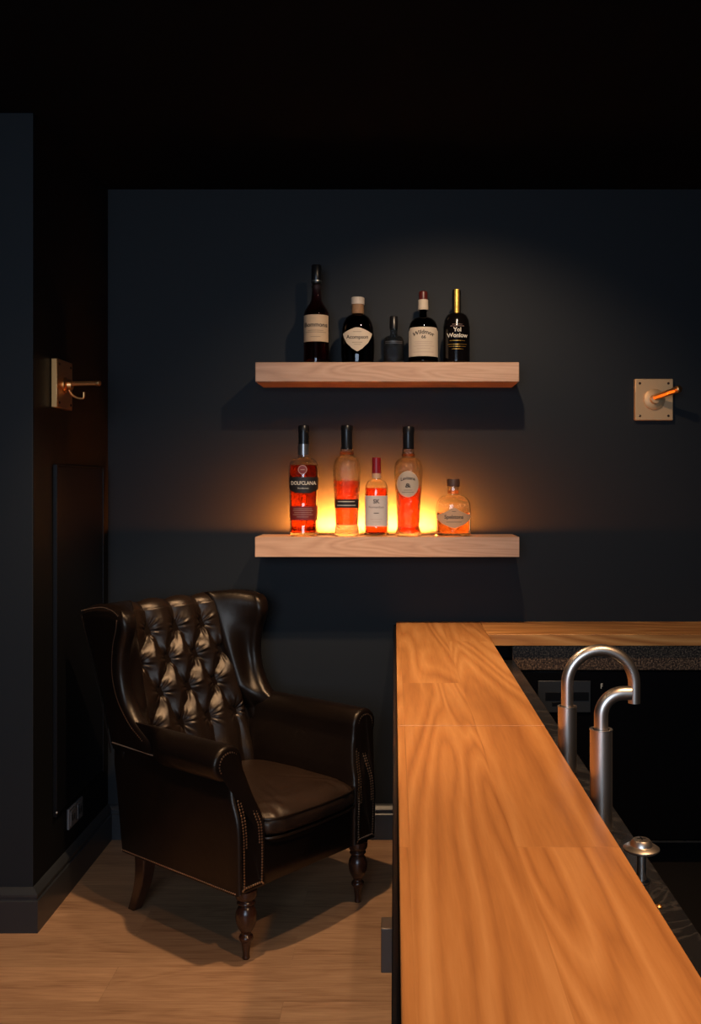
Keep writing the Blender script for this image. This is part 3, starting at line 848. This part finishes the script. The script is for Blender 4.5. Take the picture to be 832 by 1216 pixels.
def bfz(z): return sinterp([(.2,-.300),(.36,-.302),(.42,-.295),(.48,-.272),(.54,-.256),(.64,-.255)], z)
def arm(sd):
    # cross-section (a, z) with a outward roll, lofted along b
    sec = [(.198,.205),(.306,.205),(.309,.30),(.310,.40),(.308,.48),(.300,.532)]
    cs = (.304,.583); R = .054
    for k in range(17):
        an = math.radians(-72+ (72+185)*k/16)
        sec.append((cs[0]+R*math.cos(an)*(1.05), cs[1]+R*math.sin(an)))
    sec += [(.243,.545),(.228,.50),(.212,.45),(.200,.40),(.197,.30)]
    # resample evenly
    P = [Vector(p) for p in sec]; n = len(P)
    L = [(P[(i+1) % n]-P[i]).length for i in range(n)]; tot = sum(L)
    K = 110; out = []; acc = 0; i = 0
    for k in range(K):
        s = tot*k/K
        while acc+L[i] < s: acc += L[i]; i += 1
        out.append(P[i]+(P[(i+1) % n]-P[i])*((s-acc)/L[i]))
    # inward normals for the rounded front edge
    nr = []
    for k in range(K):
        d = (out[(k+2) % K]-out[k-2]).normalized(); nr.append(Vector((-d.y, d.x)))
    loops = []
    ts = [(0,.012),(.0015,.0075),(.004,.004),(.008,.0015),(.014,0)] + [(-k/16, 0) for k in range(1, 17)]
    for dt, ins in ts:
        lp = []
        for p, q in zip(out, nr):
            pp = p+q*ins
            zz = pp.y
            b_ = bfz(p.y)+dt if dt >= 0 else bfz(p.y)+.014 + (b_out(p.y)-.008-bfz(p.y)-.014)*(-dt)
            # the outward roll dies away where the wing takes over
            k_ = max(0, min(1, (b_-.0)/.12)); k_ = k_*k_*(3-2*k_)
            xx = pp.x if pp.x < .306 else .306+(pp.x-.306)*(1-k_)
            lp.append((sd*xx, b_, zz))
        loops.append(lp)
    mb = MB().loft(loops, cap=False)
    mb.f.append(tuple((len(loops)-1)*K+i for i in range(K)))
    # front cap as strips between inner and outer halves
    n0 = len(mb.v)
    front = loops[0]
    c = (sd*.25, bfz(.45)+.001, .45)
    bm = bmesh.new(); vs = [bm.verts.new(p) for p in front]; fce = bm.faces.new(vs)
    bmesh.ops.triangulate(bm, faces=[fce], ngon_method='BEAUTY')
    bm.verts.ensure_lookup_table(); bm.verts.index_update()
    mb.add([v.co[:] for v in bm.verts], [[v.index for v in f_.verts] for f_ in bm.faces]); bm.free()
    o = mb.build('arm', LE, CH, smooth=48)
    # nailheads: follow the front outline
    nb = MB()
    def nail_path(inset, z_lo, inner):
        pts = []
        for k in range(K):
            p = out[k]+nr[k]*inset
            pts.append((p.x, bfz(out[k].y)-.0005, p.y))
        return pts
    def sprinkle(pts, step, rad, cond):
        acc = 0; last = None
        for p, q in zip(pts, pts[1:]):
            p, q = Vector(p), Vector(q); l = (q-p).length
            while acc < l:
                s = p+(q-p)*(acc/l)
                if cond(s): nb.ball((sd*s.x, s.y, s.z), rad, n=7, m=5, sy=.7)
                acc += step
            acc -= l
    for ins in (.020,):
        pts = nail_path(ins, 0, 0)
        sprinkle(pts+[pts[0]], .0085, .0034, lambda s: s.z > .215)
    pts = nail_path(.030, 0, 0)
    sprinkle(pts, .0085, .0032, lambda s: .34 < s.z < .56)
    nb.build('nailhead_trim', M['nail'], o)
    # bottom row of nails on the outside
    nb = MB()
    y = -.285
    while y < .26:
        nb.ball((sd*.3085, y, .2135), .0024, n=7, m=5, sx=.7); y += .0085
    nb.build('nailhead_trim', M['nail'], o)
def wing(sd):
    BF = [(.50,.03),(.555,.062),(.595,.115),(.64,.178),(.70,.232),(.78,.258),(.87,.250),(.94,.228),(1.0,.222)]
    def ztop(b_):
        return sinterp([(.20,.958),(.26,.990),(.33,1.006),(.40,1.000),(.50,.978)], b_)
    loops = []
    n = 60
    def sect(z, ins):
        bf = sinterp(BF, z); br = b_out(z)+.004; bi = b_in(z)
        fl = max(0, min(1, (z-.55)/.45))
        ao = .311+.016*fl
        aif = interp([(.5,.262),(.60,.264),(.645,.250),(.75,.262),(1,.258)], z)
        aib = interp([(.5,.243),(.58,.238),(.66,.198),(1.0,.168)], z)
        pts = [(aib, br-ins), (aib, bi-.012), (aib+.018, bi-.035+ins), (aif+ins*.6, bf+.034+ins), (aif+.014, bf+ins), (ao-.006, bf+.002+ins), (ao+.002-ins, bf+.04), (ao-ins, br-.05), (ao-ins, br-ins)]
        return round_poly(pts, [.005,.02,.03,.05,.03,.03,.04,.04,.022], 5)
    for j in range(n):
        t = j/(n-1)
        ins = 0
        if t > .90:
            u = (t-.90)/.10; ins = .034*(1-math.sqrt(max(0, 1-u*u)))
        zn = .545+(1.0-.545)*t
        lp = sect(zn, ins)
        out = []
        for p in lp:
            zz = .545+(ztop(p.y)-.545)*t
            out.append((sd*p.x, p.y, zz))
        loops.append(out)
    o = MB().loft(loops).build('wing', LE, CH, smooth=60)
    # nails and stitched edge down the outer front edge
    nb = MB()
    t = .02
    def edge(t, off):
        zn = .545+.455*t; bf = sinterp(BF, zn)
        b_ = bf+off
        fl = max(0, min(1, (zn-.55)/.45))
        return (sd*(.3115+.016*fl), b_, .545+(ztop(b_)-.545)*t)
    k = 0
    for off, rad in ((.040, .0022),):
        t = .10
        while t < .93:
            nb.ball(edge(t, off), rad, n=6, m=4, sx=.7)
            t += .011
    b_ = .262
    while b_ < .47:
        zz = ztop(b_)-.006-.008*math.exp(-((b_-.25)/.02)**2)
        nb.ball((sd*.3235, b_, zz-.006), .0021, n=6, m=4)
        b_ += .0055
    nb.build('nailhead_trim', M['nail'], o)
    MB().tube([(sd*(.313+.014*t), b_out(.52+.44*t)-.004, .52+.44*t) for t in [i/20 for i in range(21)]], .0022, n=6).build('piping', LE, o)
    # seam where wing meets the side
    MB().tube([(sd*.3105, .06+.25*t, .548+.006*t) for t in [i/12 for i in range(13)]], .0026, n=6).build('piping', M['stitch'], o)
for sd in (-1, 1):
    arm(sd); wing(sd)

# legs
LP = [(.010,0),(.0115,.002),(.0105,.012),(.0125,.035),(.0155,.052),(.0205,.058),(.0215,.064),(.0195,.069),(.0150,.073),(.0150,.078),
      (.0210,.088),(.0285,.105),(.0315,.122),(.0305,.138),(.0240,.153),(.0195,.159),(.0255,.163),(.0275,.167),(.0250,.171),(.0230,.174),(.0290,.179),(.0320,.186),(.0330,.204)]
pr = [(sinterp([(z, r) for r, z in LP], z_), z_) for z_ in [i*.204/80 for i in range(81)]]
for sd in (-1, 1):
    MB().lathe(pr, c=(sd*.25, -.28+.012, .0005), n=36).build('leg', M['legwood'], CH, smooth=60)['label'] = 'turned front leg'
for sd in (-1, 1):
    loops = []
    for j in range(14):
        t = j/13; z = .0005+.215*t
        w = .017+.010*t; y = .272-.058*t-.018*math.sin(t*PI)
        lp = round_poly([(-w,-w),(w,-w),(w,w),(-w,w)], [.006]*4, 3)
        loops.append([(sd*.25+p.x, y+p.y, z) for p in lp])
    MB().loft(loops).build('leg', M['legwood'], CH, smooth=40)['label'] = 'plain square rear leg swept backwards'

# ------------------------------------------------------------------ lights
def spot(loc, target, power, color, angle, blend=.6, rad=.03):
    l = bpy.data.lights.new('downlight', 'SPOT'); l.energy = power; l.color = color
    l.spot_size = math.radians(angle); l.spot_blend = blend; l.shadow_soft_size = rad
    o = bpy.data.objects.new('downlight', l); col.objects.link(o); o.location = loc
    d = Vector(target)-Vector(loc); o.rotation_euler = d.to_track_quat('-Z', 'Y').to_euler()
    return o
WARM = (1.0, .66, .38)
spot((-.36, 2.70, 2.55), (-.42, 2.85, 0), 112, WARM, 84, .55, .025)
spot((.24, 2.62, 2.55), (.22, 3.83, 1.0), 50, (1.0,.72,.48), 94, .7, .025)
spot((.80, 1.15, 2.55), (.40, 1.45, .8), 118, (1.0,.60,.32), 88, .9, .04)
spot((-.9, 1.6, 2.55), (-.9, 2.4, 0), 16, WARM, 110, .7, .04)
def area(loc, target, power, color, sx, sy):
    l = bpy.data.lights.new('cool_fill', 'AREA'); l.shape = 'RECTANGLE'; l.size = sx; l.size_y = sy; l.energy = power; l.color = color
    o = bpy.data.objects.new('cool_fill', l); col.objects.link(o); o.location = loc
    d = Vector(target)-Vector(loc); o.rotation_euler = d.to_track_quat('-Z', 'Y').to_euler()
area((-.5, -1.5, 1.7), (-.3, 3.8, 1.6), 54, (.60,.77,1.0), 1.6, 1.4)  # unseen cool fill added behind the camera, no window there

w = bpy.data.worlds.new('world'); sc.world = w; w.use_nodes = True
w.node_tree.nodes['Background'].inputs[0].default_value = (.01,.012,.016,1)
w.node_tree.nodes['Background'].inputs[1].default_value = .3
vs_ = sc.view_settings
vs_.view_transform = 'Standard'; vs_.look = 'None'; vs_.exposure = 0; vs_.gamma = 1; vs_.use_curve_mapping = False
